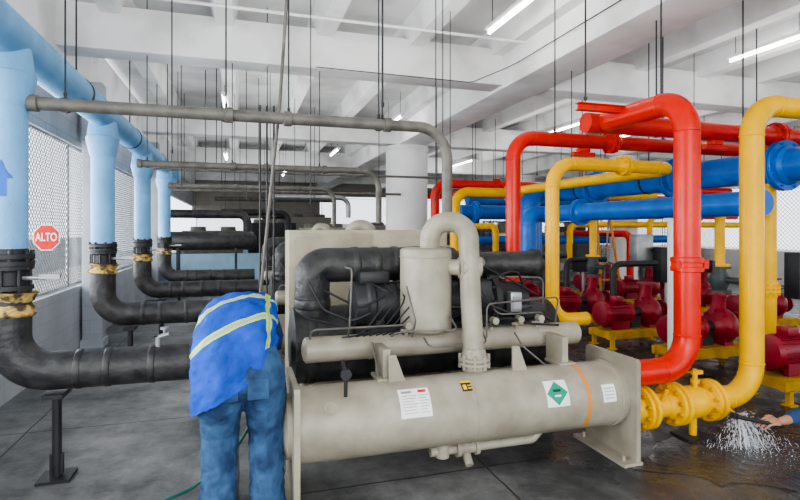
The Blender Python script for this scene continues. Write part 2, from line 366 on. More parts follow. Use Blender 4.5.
# ---------------------------------------------------------------- red / yellow / blue pipework
def red_extra(e):
    bm=newbm(); lathe(bm,(3.5,3.38,1.36),(0,0,1),[(0,.108),(.005,.125),(.04,.125),(.045,.115),(.075,.115),(.08,.125),(.115,.125),(.12,.108)],28)
    box(bm,(3.63,3.34,1.42),(.05,.06,.07)); box(bm,(3.37,3.36,1.42),(.05,.06,.07)); mk("coupling",bm,RED,e)
    bm=newbm(); cyl(bm,(3.62,3.34,1.42),(3.70,3.32,1.42),.012,8); box(bm,(3.70,3.32,1.40),(.03,.03,.10)); mk("test_cock",bm,DRK,e)
pipe("condenser_pipe","thick glossy red condenser-water pipe rising from the chiller end","pipe",[(2.82,3.38,.57),(3.5,3.38,.57),(3.5,3.38,2.78),(3.5,4.35,2.78)],.100,.27,RED,[],extra=red_extra,seg=32)
pipe("header_pipe","red header pipe running across under the ceiling","pipe",[(3.32,4.45,2.78),(10.5,4.45,2.78)],.100,.2,RED,[((5.9,4.45,2.78),(1,0,0))])
pipe("header_pipe","red pipe elbowing down from the overhead red run","pipe",[(3.04,5.4,1.0),(3.04,5.4,2.78),(9.5,5.4,2.78)],.085,.26,RED,[((4.4,5.4,2.78),(1,0,0))])
pipe("header_pipe","distant red pipe elbowing down beside the round column","pipe",[(4.1,10.7,1.2),(4.1,10.7,2.72),(12.5,10.7,2.72)],.1,.28,RED,[((5.6,10.7,2.72),(1,0,0))])
pipe("header_pipe","thin red pipe parallel to the overhead red run","pipe",[(4.3,10.1,2.45),(12.0,10.1,2.45)],.07,.2,RED)
bm=newbm()
for dz in (-.03,.03): box(bm,(3.42,4.06,2.83+dz),(.95,.07,.01))
box(bm,(3.42,4.06,2.83),(.95,.012,.06)); mk("pipe_support_beam",bm,RED,None,"short red steel channel supporting the red pipe","support beam")
for xx in (3.0,3.85): rod(xx,4.02,2.87)
for xx in (4.2,5.4,6.6): rod(xx,4.45,2.88,clamp=.10)
for xx in (3.6,5.2,6.8): rod(xx,5.4,2.87,clamp=.085)
for xx in (5.0,8.0): rod(xx,10.7,2.82,clamp=.1)
def clampblock(x,y,z):
    bm=newbm(); box(bm,(x,y,z),(.14,.1,.05),0,None,.008); box(bm,(x,y,z-.05),(.3,.06,.05)); mk("pipe_shoe",bm,RED,None,"small red steel shoe under the overhead pipe","pipe bracket",None,"red pipe shoes")
clampblock(4.0,5.4,2.67); clampblock(5.0,4.45,2.66)

ye=pipe("condenser_pipe","thick yellow condenser-water pipe with flanged valve rising beside the chiller","pipe",[(2.80,3.38,.29),(4.2,3.38,.29),(4.2,3.38,2.78),(6.2,3.38,2.78)],.092,.27,YEL,seg=32)
for xx in (3.05,3.36,3.72):
    bm=newbm(); c=V((xx,3.38,.29))
    for s0 in (-.045,.012): lathe(bm,c+V((s0,0,0)),(1,0,0),[(0,.162),(.004,.168),(.029,.168),(.033,.162)],36)
    lathe(bm,c-V((.10,0,0)),(1,0,0),[(0,.094),(.03,.112),(.17,.112),(.20,.094)],28)
    mk("flange",bm,YEL,ye)
    bm=newbm()
    for k in range(10):
        a=2*math.pi*(k+.5)/10; p=c+V((0,.140*math.cos(a),.140*math.sin(a))); cyl(bm,p-V((.07,0,0)),p+V((.07,0,0)),.010,6); cyl(bm,p-V((.063,0,0)),p-V((.045,0,0)),.018,6)
    mk("flange_bolts",bm,PYEL,ye)
bm=newbm(); lathe(bm,(3.44,3.38,.29),(1,0,0),[(0,.10),(.02,.12),(.06,.13),(.15,.13),(.19,.12),(.22,.10)],28); mk("strainer_body",bm,YEL,ye)
bm=newbm(); cyl(bm,(3.56,3.36,.40),(3.56,3.36,.56),.02,10); box(bm,(3.56,3.34,.54),(.10,.03,.03)); lathe(bm,(3.56,3.36,.45),(0,0,1),[(0,.035),(.03,.035),(.035,.02)],12); mk("valve_handle",bm,YEL,ye)
bm=newbm(); cyl(bm,(3.18,3.3,.36),(3.18,3.26,.45),.015,8); mk("vent_cock",bm,YEL,ye)
bm=newbm(); cyl(bm,(3.82,3.3,.24),(3.80,3.18,.20),.022,10); mk("drain_cock",bm,YEL,ye)
s=thing("pipe_stand","yellow post stand with dark base plate under the yellow pipe","stand",(3.56,3.38,0))
bm=newbm(); cyl(bm,(3.56,3.38,.02),(3.56,3.38,.165),.03,10); mk("post",bm,YEL,s)
bm=newbm(); box(bm,(3.56,3.38,.01),(.26,.22,.02)); mk("base_plate",bm,DRK,s)
pipe("header_pipe","yellow pipe elbowing down in front of the pumps","pipe",[(3.75,5.0,.7),(3.3,5.0,.7),(3.3,5.0,2.44),(5.0,5.0,2.44),(5.0,9.0,2.44)],.075,.26,YEL,[((4.25,5.0,2.44),(1,0,0))])
pipe("header_pipe","distant yellow pipe elbowing down beyond the chiller","pipe",[(4.1,9.6,1.0),(4.1,9.6,2.46),(9.0,9.6,2.46)],.1,.3,YEL,[((5.3,9.6,2.46),(1,0,0))])
pipe("header_pipe","straight yellow vertical pipe below the blue header","pipe",[(6.0,4.6,.35),(6.0,4.6,2.25)],.07,.2,YEL,[((6.0,4.6,1.0),(0,0,1))])
pipe("blue_header_pipe","large blue flanged header pipe above the pumps","pipe",[(5.9,3.4,2.43),(5.9,8.7,2.43),(5.25,8.7,2.43),(5.25,8.7,1.0)],.185,.36,BLU,[((5.9,4.35,2.43),(0,1,0)),((5.9,5.9,2.43),(0,1,0)),((5.9,7.6,2.43),(0,1,0))],seg=32)
pipe("blue_header_pipe","second blue pipe running level below the large blue header","pipe",[(5.14,4.0,1.98),(5.14,7.9,1.98),(4.75,7.9,1.98),(4.75,7.9,1.1)],.135,.22,BLU,[((5.14,7.0,1.98),(0,1,0)),((5.14,4.9,1.98),(0,1,0))],seg=28)
pipe("blue_header_pipe","distant blue pipe running across near the column","pipe",[(4.9,11.2,2.12),(6.9,11.2,2.12),(6.9,11.2,1.0)],.17,.3,BLU,[((5.3,11.2,2.12),(1,0,0))])
pipe("blue_header_pipe","distant blue pipe above the rear red run","pipe",[(5.6,12.3,2.5),(12,12.3,2.5)],.17,.3,BLU)
for (lab_,pts,r_,m_) in (("distant red pipe run with a drop beyond the partition",[(7.6,12.6,.9),(7.6,12.6,2.12),(15,12.6,2.12)],.09,RED),
    ("distant yellow pipe run with a drop beyond the partition",[(8.6,12.2,.9),(8.6,12.2,1.85),(15,12.2,1.85)],.085,YEL),
    ("distant blue pipe run low behind the pumps",[(6.2,13.95,1.4),(14,13.95,1.4)],.13,BLU),
    ("distant yellow vertical pipe behind the pumps",[(6.1,11.7,.3),(6.1,11.7,1.8),(6.1,14.2,1.8)],.08,YEL),
    ("distant red vertical pipe behind the pumps",[(9.9,11.4,.3),(9.9,11.4,1.6),(9.9,14.2,1.6)],.09,RED),
    ("distant grey pipe run under the rear ceiling",[(4.9,16.5,3.0),(15,16.5,3.0)],.12,VNT),
    ("distant white pipe run under the rear ceiling",[(4.9,18.2,3.3),(15,18.2,3.3)],.10,COLM),
    ("distant red pipe run under the rear ceiling",[(4.9,15.2,2.75),(15,15.2,2.75)],.09,RED)):
    pipe("header_pipe",lab_,"pipe",pts,r_,.22,m_)
    zt=pts[-1][2]+r_
    if len(pts)==2 or pts[-1][0]!=pts[-2][0]:
        for xx in (pts[-2][0]+1.0,pts[-2][0]+4.0): rod(xx,pts[-1][1],zt,clamp=r_)
for xx,yy in ((5.9,3.9),(5.9,6.4),(5.9,8.0)): rod(xx,yy,2.61,clamp=.185)
for xx in (6.4,9): rod(xx,12.3,2.67,clamp=.17)
bm=newbm(); lathe(bm,(4.86,4.9,0),(0,0,1),[(0,.09),(.02,.09),(.025,.055),(1.80,.055)],20); box(bm,(4.96,4.9,1.82),(.36,.1,.04)); mk("white_post",bm,COLM,None,"slim white vertical post supporting the blue pipe by the pumps","post")

# ---------------------------------------------------------------- pumps
def build_pump(x,y):
    e=thing("pump","crimson centrifugal pump and motor on a yellow base frame","pump",(x,y,0),"circulation pumps")
    z=.48
    bm=newbm()
    for dy in (-.2,.2): box(bm,(x+.6,y+dy,.19),(1.2,.05,.1)); 
    for dx in (.06,.6,1.14): box(bm,(x+dx,y,.19),(.05,.4,.1))
    for dx in (.08,1.12):
        for dy in (-.2,.2): box(bm,(x+dx,y+dy,.075),(.05,.05,.15)); box(bm,(x+dx,y+dy,.008),(.1,.1,.016))
    box(bm,(x+.6,y,.245),(1.16,.38,.012)); mk("base_frame",bm,PYEL,e)
    bm=newbm(); lathe(bm,(x+.0,y,z),(1,0,0),[(0,.10),(.012,.165),(.09,.175),(.1,.15),(.46,.15),(.47,.165),(.51,.165),(.53,.10)],32)
    for k in range(20):
        a=2*math.pi*k/20; c,s_=math.cos(a),math.sin(a)
        box(bm,(x+.28,y+.158*c,z+.158*s_),(.33,.03,.007),0,Matrix.Rotation(a,3,'X'))
    box(bm,(x+.3,y-.02,z+.2),(.15,.13,.09),0,None,.01)
    for dy in (-.11,.11): box(bm,(x+.3,y+dy,.31),(.28,.05,.13))
    mk("motor",bm,PUMP,e)
    bm=newbm(); cyl(bm,(x+.53,y,z),(x+.72,y,z),.075,20); box(bm,(x+.62,y,.34),(.16,.1,.18)); mk("coupling_guard",bm,DRK,e)
    bm=newbm(); lathe(bm,(x+.70,y,z),(1,0,0),[(0,.08),(.03,.12),(.06,.14),(.09,.21),(.12,.23),(.2,.23),(.24,.21),(.27,.13),(.36,.10),(.40,.10),(.402,.16),(.43,.16)],32)
    sweep(bm,[(x+.86,y+.05,z+.1),(x+.86,y+.02,z+.28),(x+.86,y,z+.4)],[.10,.08,.08],20); lathe(bm,(x+.86,y,z+.40),(0,0,1),[(0,.14),(.03,.14)],24)
    box(bm,(x+.86,y,.3),(.14,.26,.1))
    for k in range(8):
        a=k*math.pi/4; cyl(bm,(x+.76,y+.2*math.cos(a),z+.2*math.sin(a)),(x+.80,y+.2*math.cos(a),z+.2*math.sin(a)),.014,6)
    mk("volute_casing",bm,PUMP,e)
    return e
def build_riser(x,y):
    e=thing("pump_riser","yellow discharge riser with dark gate valve above a pump","pipe",(x,y,.91),"pump risers")
    bm=newbm(); lathe(bm,(x,y,.91),(0,0,1),[(0,.13),(.03,.13),(.032,.08),(.12,.11),(.2,.11),(.28,.08),(.3,.08),(.302,.13),(.33,.13)],24); cyl(bm,(x,y-.1,1.07),(x,y-.3,1.07),.04,14); cyl(bm,(x,y-.3,1.07),(x,y-.42,1.07),.012,8)
    mk("gate_valve",bm,TEAL,e)
    bm=newbm(); R=.09
    ring=[(x+R*math.cos(2*math.pi*k/20),y-.42,1.07+R*math.sin(2*math.pi*k/20)) for k in range(21)]
    sweep(bm,ring,.010,8); cyl(bm,(x-R,y-.42,1.07),(x+R,y-.42,1.07),.008,6); cyl(bm,(x,y-.42,1.07-R),(x,y-.42,1.07+R),.008,6); mk("handwheel",bm,TEAL,e)
    bm=newbm(); sweep(bm,fillet([(x,y,1.24),(x,y,2.0),(x+.5,y,2.0),(x+.5,y+.5,2.0)],.2),.06,20); lathe(bm,(x,y,1.24),(0,0,1),[(0,.12),(.03,.12)],24); mk("pipe",bm,YEL,e)
    return e
def copything(e,d):
    n=e.copy(); n.location=V(e.location)+V(d); COL.objects.link(n)
    for c in list(e.children):
        k=c.copy(); COL.objects.link(k); k.parent=n; k.matrix_parent_inverse=c.matrix_parent_inverse.copy()
        for g in list(c.children):
            h=g.copy(); COL.objects.link(h); h.parent=k; h.matrix_parent_inverse=g.matrix_parent_inverse.copy()
    return n
p0=build_pump(5.0,3.9); r0=build_riser(5.86,5.15)
for k in range(1,6): copything(p0,(0,1.25*k,0))
for k in (2,4): copything(r0,(0,1.25*k,0))
for k in range(0,5): copything(p0,(2.6,1.2+1.35*k,0))
for k in (0,3): copything(r0,(2.6,-.05+1.35*k,0))
for k in range(1,5):
    yy=4.5+1.25*k
    pipe("suction_pipe","dark grey pipe rising between the pumps","pipe",[(5.75,yy,.0),(5.75,yy,1.15),(6.6,yy,1.15)],.05,.15,DRK,welds=False,group="dark pipes between the pumps")
for k in range(3):
    xx,yy=7.1,5.0+2.3*k
    e=thing("starter_panel","dark motor starter panel on a post between pumps","electrical box",(xx,yy,0),"motor starter panels")
    bm=newbm(); box(bm,(xx,yy,1.1),(.4,.2,.6),0,None,.01); mk("enclosure",bm,DRK,e)
    bm=newbm(); cyl(bm,(xx,yy,0),(xx,yy,.82),.03,8); mk("post",bm,STL,e)

e=thing("electrical_box","grey electrical enclosure on a steel post by the pumps","electrical box",(6.75,7.5,0))
bm=newbm(); box(bm,(6.75,7.5,1.35),(.34,.2,.55),0,None,.012); mk("enclosure",bm,STL,e)
bm=newbm(); cyl(bm,(6.75,7.5,.0),(6.75,7.5,1.08),.03,10); box(bm,(6.75,7.5,.01),(.2,.2,.02)); mk("post",bm,DRK,e)
bm=newbm(); cyl(bm,(6.86,7.39,1.35),(6.86,7.35,1.35),.02,8); mk("knob",bm,DRK,e)
lx,ly=7.55,9.5
e=thing("stepladder","orange folding stepladder standing open behind the pumps","ladder",(lx,ly,0))
bm=newbm()
for dx in (-.28,.28): cyl(bm,(lx+dx,ly-.3,0),(lx+dx*.6,ly,1.95),.028,8)
for k in range(5): box(bm,(lx,ly-.27+.055*k,.3+.34*k),(.50-.04*k,.07,.03))
mk("front_frame",bm,LABO,e)
bm=newbm()
for dx in (-.28,.28): cyl(bm,(lx+dx,ly+.4,0),(lx+dx*.6,ly+.04,1.95),.02,8)
box(bm,(lx,ly+.3,.5),(.52,.02,.03)); box(bm,(lx,ly+.02,1.97),(.4,.16,.03)); mk("rear_frame",bm,STL,e)
def rack(x,y,lab):
    e=thing("storage_rack",lab,"shelf",(x,y,0),"storage racks")
    bm=newbm()
    for dx in (-.8,.8):
        for dy in (-.22,.22): box(bm,(x+dx,y+dy,1.0),(.05,.05,2.0))
        box(bm,(x+dx,y,1.97),(.04,.44,.04)); 
    for dy in (-.22,.22): box(bm,(x,y+dy,1.97),(1.6,.04,.04))
    mk("frame",bm,DRK,e)
    for z in (.3,.95,1.6):
        bm=newbm(); box(bm,(x,y,z),(1.6,.44,.04)); mk("shelf",bm,STL,e)
    return e
for (x,y) in ((6.6,15.6),(8.6,15.6),(10.8,15.6)):
    rack(x,y,"dark metal storage rack with grey shelves behind the partition")
    for k in range(4):
        for z in (.32,.97,1.62):
            w=random.uniform(.2,.34); h=random.uniform(.15,.4)
            bm=newbm(); box(bm,(x-.6+.4*k,y,z+h/2),(w,.3,h),0,None,.012); box(bm,(x-.6+.4*k,y,z+h+.008),(w*.96,.28,.016))
            mk("storage_box",bm,random.choice([DRK,LABW,PNL,VNT,BACKW,TEAL]),None,"closed storage box on the metal rack","box",None,"boxes on the racks")

# ---------------------------------------------------------------- chiller
CY,CZ,CR=3.38,.45,.238
ch=thing("chiller","beige water-cooled screw chiller with cylindrical condenser","chiller",(1.55,3.5,0),"water chillers")
bm=newbm(); lathe(bm,(.33,CY,CZ),(1,0,0),[(0,CR),(2.42,CR)],64)
for xx in (2.66,): lathe(bm,(xx,CY,CZ),(1,0,0),[(0,CR),(.003,CR+.010),(.025,CR+.010),(.028,CR)],64)
lathe(bm,(1.5,CY,CZ),(1,0,0),[(0,CR),(.004,CR+.003),(.012,CR+.003),(.016,CR)],64)
cond=mk("condenser",bm,GRY,ch)
for xx,w in ((.32,.035),(2.75,.035)):
    bm=newbm(); prof=[(3.08,0),(3.66,0),(3.66,.74),(3.64,.76),(3.10,.76),(3.08,.74)]
    a=[bm.verts.new((xx-w/2,p[0],p[1])) for p in prof]; b=[bm.verts.new((xx+w/2,p[0],p[1])) for p in prof]
    bm.faces.new(a[::-1]); bm.faces.new(b)
    for k in range(6): bm.faces.new((a[k],a[(k+1)%6],b[(k+1)%6],b[k]))
    box(bm,(xx-.05,3.37,.012),(.16,.60,.024)); 
    for yy in (3.14,3.60): cyl(bm,(xx-.08,yy,.02),(xx-.08,yy,.06),.014,6)
    mk("end_plate",bm,GRY,ch)
bm=newbm(); lathe(bm,(.305,CY,CZ),(-1,0,0),[(0,.20),(.03,.20),(.045,.17),(.06,.1),(.062,.02)],40)
mk("water_box",bm,GRY,ch)
bm=newbm(); lathe(bm,(2.76,CY,CZ),(1,0,0),[(0,.23),(.06,.23),(.065,.19)],40); mk("water_box",bm,GRY,ch)
for xx in (.95,2.35):
    bm=newbm(); box(bm,(xx,3.5,.78),(.05,.22,.22)); box(bm,(xx,3.46,.69),(.14,.2,.02)); mk("support_bracket",bm,GRY,ch)
for xx in (1.02,1.95):
    bm=newbm()
    pr=[(xx-.07,.67),(xx+.05,.67),(xx-.02,.86),(xx-.07,.86)]
    a=[bm.verts.new((p[0],3.34,p[1])) for p in pr]; b=[bm.verts.new((p[0],3.36,p[1])) for p in pr]
    bm.faces.new(a); bm.faces.new(b[::-1])
    for k in range(4): bm.faces.new((a[k],b[k],b[(k+1)%4],a[(k+1)%4]))
    mk("gusset",bm,GRY,ch)
bm=newbm(); lathe(bm,(.42,3.75,.84),(1,0,0),[(0,.03),(.01,.07),(.03,.092),(2.27,.092),(2.29,.07),(2.3,.03)],32)
for xx in (.9,1.7,2.3): lathe(bm,(xx,3.75,.84),(1,0,0),[(0,.092),(.003,.096),(.03,.096),(.033,.092)],32)
mk("liquid_receiver",bm,GRY,ch)
bm=newbm(); lathe(bm,(.38,4.22,.78),(1,0,0),[(0,.2),(.02,.3),(2.3,.3),(2.32,.2)],48)
for k in range(8): lathe(bm,(.5+.28*k,4.22,.78),(1,.03*(k%3),0),[(0,.300),(.01,.305),(.06,.306),(.07,.300)],40,0,.002)
mk("evaporator",bm,BLK,ch,"black insulated evaporator shell",ang=60)
for xx in (.5,2.6):
    bm=newbm(); box(bm,(xx,4.22,.25),(.04,.5,.5)); box(bm,(xx,4.22,.01),(.14,.5,.02)); mk("support_leg",bm,GRY,ch)
bm=newbm(); lathe(bm,(1.36,3.75,.90),(0,0,1),[(0,.05),(.02,.14),(.035,.18),(.05,.197),(.64,.197),(.655,.19),(.665,.16),(.67,.03)],48)
lathe(bm,(1.36,3.75,1.49),(0,0,1),[(0,.197),(.003,.201),(.012,.201),(.015,.197)],48); mk("oil_separator",bm,GRY,ch)
bm=newbm(); sweep(bm,fillet([(1.38,3.72,1.5),(1.38,3.70,1.76),(1.63,3.57,1.76),(1.63,3.52,1.2),(1.63,3.46,.70)],.135,12),.076,28); mk("discharge_pipe",bm,GRY,ch)
bm=newbm(); flange(bm,(1.63,3.46,.75),(0,0,1),.075,w=.022); mk("flange",bm,GRY,ch)
bm=newbm(); cyl(bm,(1.50,3.66,1.42),(1.58,3.56,1.42),.06,20); lathe(bm,(1.56,3.56,1.42),(1,0,0),[(0,.08),(.03,.088),(.12,.088),(.15,.08)],24); cyl(bm,(1.60,3.62,1.42),(1.95,4.05,1.42),.055,20); mk("check_valve",bm,GRY,ch)
bm=newbm(); sweep(bm,fillet([(.55,4.18,.95),(.55,4.15,1.42),(1.35,4.15,1.42)],.10,12),.138,28)
for k in range(3): lathe(bm,(.86+.17*k,4.15,1.42),(1,.04*(k%2),.03),[(0,.138),(.008,.143),(.05,.144),(.058,.138)],28,0,.002)
lathe(bm,(.55,4.16,1.08),(0,0,1),[(0,.138),(.01,.145),(.07,.146),(.08,.138)],28,0,.002); mk("suction_pipe",bm,BLK,ch,"black insulated suction pipe",ang=60)
bm=newbm(); lathe(bm,(1.3,4.15,1.40),(1,0,0),[(0,.13),(.02,.16),(.25,.17),(.45,.15),(.47,.12),(.62,.12),(.64,.145),(.68,.145),(.70,.11),(1.20,.11),(1.22,.13),(1.27,.13),(1.3,.08)],32); mk("motor_housing",bm,BLK,ch,"black motor housing of the compressor",ang=60)
bm=newbm(); lathe(bm,(.82,3.98,1.12),(1,0,0),[(0,.1),(.02,.17),(.1,.18),(.12,.2),(.16,.2),(.18,.17),(.55,.17),(.57,.2),(.61,.2),(.63,.17),(1.15,.17),(1.17,.205),(1.22,.205),(1.24,.15),(1.5,.13),(1.52,.06)],32)
box(bm,(1.85,3.86,1.18),(.2,.14,.22),0,None,.02); box(bm,(1.0,4.0,1.33),(.24,.2,.1),0,None,.02)
for xx in (1.0,1.9): box(bm,(xx,4.0,.98),(.12,.3,.12))
for k in range(10):
    a=2*math.pi*k/10; cyl(bm,(2.04,3.98+.19*math.cos(a),1.12+.19*math.sin(a)),(1.96,3.98+.19*math.cos(a),1.12+.19*math.sin(a)),.012,6)
mk("compressor",bm,DRK,ch,"black screw compressor")
for pts in ([(.74,3.68,.93),(.74,3.62,1.0),(.76,3.62,1.42),(.76,3.9,1.42)],[(2.3,3.7,.92),(2.3,3.6,1.05),(1.9,3.6,1.05),(1.9,3.75,1.12)],[(1.05,3.62,.93),(1.05,3.5,.98),(1.5,3.45,.98),(1.5,3.6,1.05)],[(.46,3.6,.95),(.46,3.55,1.02),(1.14,3.55,1.02)],[(1.75,3.5,.9),(1.75,3.5,1.15),(2.5,3.7,1.15),(2.5,3.75,.93)],
            [(1.3,3.62,.9),(1.3,3.5,.86),(1.75,3.48,.86),(1.75,3.6,.95)],[(2.45,3.85,.95),(2.45,3.85,1.3),(2.1,4.0,1.3)],[(1.55,3.75,1.1),(1.72,3.72,1.1),(1.72,3.72,1.3),(1.72,3.95,1.3)],[(.9,3.6,.9),(.9,3.5,.8),(.9,3.42,.68)],[(2.05,3.62,.9),(2.05,3.5,.82),(2.2,3.42,.68)],[(1.2,3.6,.92),(1.2,3.52,1.05),(1.14,3.55,1.3)]):
    bm=newbm(); sweep(bm,fillet(pts,.05),.007,8); mk("tubing",bm,VNT,ch)
for k in range(14):
    y0=3.6+.02*k; xs=.70+.05*k
    bm=newbm(); sweep(bm,fillet([(xs,3.68,.93),(xs+.12+.03*k,y0-.05,.97+.012*k),(1.05+.06*k,y0,1.24-.025*k),(.95+.11*k,3.95,1.3)],.12),.006,6); mk("cable",bm,DRK,ch)
for pts in ([(2.2,3.95,1.1),(2.4,3.85,1.0),(2.45,3.7,.95)],[(1.7,3.9,1.3),(1.8,3.7,1.25),(1.95,3.68,1.0)],[(1.75,3.8,.95),(2.0,3.6,1.02),(2.2,3.62,.96),(2.5,3.7,.92)],[(1.9,3.8,1.3),(2.15,3.75,1.38),(2.3,3.9,1.2)],[(.5,4.0,1.3),(.6,3.9,1.1),(.8,3.8,1.02),(1.0,3.8,1.1)],[(1.7,3.8,1.2),(1.9,3.66,1.1),(2.1,3.7,1.02),(2.35,3.85,1.05)],[(1.68,3.75,1.05),(1.8,3.6,.97),(2.05,3.66,.95)],[(.45,3.9,1.05),(.7,3.75,1.0),(1.0,3.7,.96),(1.15,3.65,1.0)],[(.6,3.85,1.25),(.85,3.75,1.12),(1.05,3.8,1.2)],[(1.8,3.9,1.45),(2.1,3.8,1.3),(2.4,3.85,1.15)]):
    bm=newbm(); sweep(bm,fillet(pts,.1),.009,6); mk("cable",bm,DRK,ch)
for xx in (1.18,1.88,2.28,2.1):
    bm=newbm(); cyl(bm,(xx,3.68,.92),(xx,3.66,1.00),.014,8); cyl(bm,(xx,3.66,1.0),(xx,3.60,1.0),.028,12); cyl(bm,(xx-.05,3.66,.96),(xx+.05,3.66,.96),.012,8); mk("service_valve",bm,GRY,ch)
bm=newbm(); box(bm,(2.12,3.75,1.12),(.10,.08,.16),0,None,.008); box(bm,(2.12,3.705,1.12),(.07,.01,.1)); mk("sensor_box",bm,STL,ch)
bm=newbm(); box(bm,(2.35,3.9,1.02),(.26,.12,.12),0,None,.01); mk("terminal_box",bm,DRK,ch)
bm=newbm(); sweep(bm,fillet([(.63,3.2,.66),(.63,3.2,.80),(.63,3.3,.86)],.03),.012,8); lathe(bm,(.63,3.2,.80),(0,-1,0),[(0,.035),(.02,.035)],16); mk("gauge",bm,DRK,ch)
bm=newbm(); sweep(bm,fillet([(1.25,3.36,.17),(2.05,3.36,.17),(2.12,3.36,.24)],.05),.032,16)
lathe(bm,(1.44,3.36,.17),(1,0,0),[(0,.055),(.03,.055),(.032,.04),(.14,.04),(.142,.055),(.17,.055)],20)
cyl(bm,(1.52,3.36,.17),(1.52,3.36,.24),.035,14); cyl(bm,(1.52,3.36,.13),(1.52,3.30,.07),.03,12); cyl(bm,(1.34,3.36,.13),(1.34,3.36,.22),.05,14)
mk("liquid_line",bm,GRY,ch)
copything(ch,(0,3.0,0)); copything(ch,(0,6.4,0))
def cyl_patch(bm,x0,x1,a0,a1,off=.002,mi=0,n=8):
    R=CR+off; rows=[]
    for k in range(n+1):
        a=math.radians(a0+(a1-a0)*k/n); rows.append([bm.verts.new((xx,CY-R*math.cos(a),CZ+R*math.sin(a))) for xx in (x0,x1)])
    n0=len(bm.faces)
    for a,b in zip(rows,rows[1:]): bm.faces.new((a[0],a[1],b[1],b[0]))
    setmi(bm,n0,mi)
def cyl_poly(bm,pts,off,mi):
    R=CR+off; n0=len(bm.faces); bm.faces.new([bm.verts.new((p[0],CY-R*math.cos(math.radians(p[1])),CZ+R*math.sin(math.radians(p[1])))) for p in pts]); setmi(bm,n0,mi)
def lab(name,f,mats,l):
    bm=newbm(); f(bm); mk(name,bm,mats,ch,l)
def l1(bm):
    cyl_patch(bm,.98,1.19,12,58); cyl_patch(bm,1.0,1.07,50,54,.003,1)
    for k in range(7):
        a=45-4.4*k; cyl_patch(bm,1.0,1.10-.01*(k%3),a,a+1.1,.003,1,2); cyl_patch(bm,1.115,1.175-.012*(k%2),a,a+1.1,.003,1,2)
    cyl_patch(bm,1.115,1.17,50,55,.003,2,2)
lab("data_label",l1,[LABW,STL,LABR],"white printed data label")
def l2(bm):
    cyl_patch(bm,2.04,2.22,4,48)
    N=10; cx,ca=2.13,26; hx,ha=.083,20
    for k in range(N):
        t0,t1=-1+2*k/N,-1+2*(k+1)/N; w0,w1=hx*(1-abs(t0)),hx*(1-abs(t1))
        p=[(cx-w0,ca+ha*t0),(cx+w0,ca+ha*t0),(cx+w1,ca+ha*t1),(cx-w1,ca+ha*t1)]
        if w0<1e-4: p=p[1:]
        elif w1<1e-4: p=p[:3]
        cyl_poly(bm,p,.003,1)
    cyl_patch(bm,2.10,2.16,28,32,.004,2,2); cyl_patch(bm,2.105,2.155,20,23,.004,0,2)
lab("hazard_label",l2,[LABW,LABG,LABK],"white square label with a green diamond")
def l3(bm):
    cyl_patch(bm,1.43,1.51,44,64,.002,0); cyl_patch(bm,1.43,1.51,60,64,.003,1,2); cyl_patch(bm,1.44,1.465,47,56,.003,1,2); cyl_patch(bm,1.475,1.505,53,55,.003,1,2); cyl_patch(bm,1.475,1.505,48,50,.003,1,2)
lab("warning_label",l3,[LABK,LABY],"black and yellow warning label")
lab("orange_band",lambda bm:cyl_patch(bm,2.37,2.40,-50,95,.002,0,16),[LABO],"orange band around the condenser shell")
def l4(bm):
    cyl_patch(bm,2.50,2.61,2,32); 
    for k in range(4): cyl_patch(bm,2.515,2.595,8+5.5*k,9.5+5.5*k,.003,1,2)
lab("data_label",l4,[LABW,STL],"small white label")
def l5(bm):
    cyl_poly(bm,[(.535+.042*math.cos(a),38+10*math.sin(a)) for a in [2*math.pi*i/20 for i in range(20)]],.006,0)
    cyl_poly(bm,[(.535+.030*math.cos(a),38+7.2*math.sin(a)) for a in [2*math.pi*i/20 for i in range(20)]],.008,1)
lab("round_label",l5,[PNL,GRY],"small round faded label")

e=thing("control_cabinet","large beige riveted steel control cabinet behind the chiller","cabinet",(1.2,5.1,0))
bm=newbm(); box(bm,(1.22,5.1,.92),(1.58,.4,1.56),0,None,.01); mk("body",bm,PNL,e)
for xx in (.5,1.94):
    bm=newbm(); box(bm,(xx,5.1,.07),(.08,.36,.14)); mk("leg",bm,DRK,e)
for k in range(2):
    bm=newbm(); xc=.83+.78*k; box(bm,(xc,4.893,.95),(.74,.015,1.44),0,None,.004)
    for i in range(11):
        cyl(bm,(xc-.33+.066*i,4.886,1.63),(xc-.33+.066*i,4.878,1.63),.008,6)
    for i in range(12):
        cyl(bm,(xc-.34,4.886,.3+.118*i),(xc-.34,4.878,.3+.118*i),.008,6); cyl(bm,(xc+.34,4.886,.3+.118*i),(xc+.34,4.878,.3+.118*i),.008,6)
    mk("door",bm,PNL,e)

# back-left machinery
e=thing("storage_tank","dark horizontal insulated tank on steel legs by the rear wall","tank",(-1.0,14.3,0))
bm=newbm(); lathe(bm,(-1.9,14.3,1.42),(1,0,0),[(0,.1),(.05,.2),(.12,.24),(2.2,.24),(2.27,.2),(2.32,.1)],32); mk("shell",bm,BLK,e)
for xx in (-1.5,-.1):
    for yy in (14.15,14.45): 
        bm=newbm(); box(bm,(xx,yy,.62),(.06,.06,1.24)); mk("leg",bm,DRK,e)
def unit(x,y,w,h,mat,lab_,z=0):
    e=thing("machine_unit",lab_,"machinery",(x,y,0),"rear bay machinery")
    bm=newbm(); box(bm,(x,y,z+h/2+.08),(w,.7,h),0,None,.02)
    for k in range(int(w/.12)): box(bm,(x-w/2+.1+.12*k,y-.36,z+h*.55),(.05,.03,h*.6))
    mk("body",bm,mat,e)
    bm=newbm(); box(bm,(x,y,.04),(w*.95,.6,.08)); mk("plinth",bm,DRK,e)
    for k in range(2):
        bm=newbm(); lathe(bm,(x-w/4+k*w/2,y,h+.08),(0,0,1),[(0,.26),(.12,.26),(.14,.22)],24); mk("fan_cowl",bm,VNT,e)
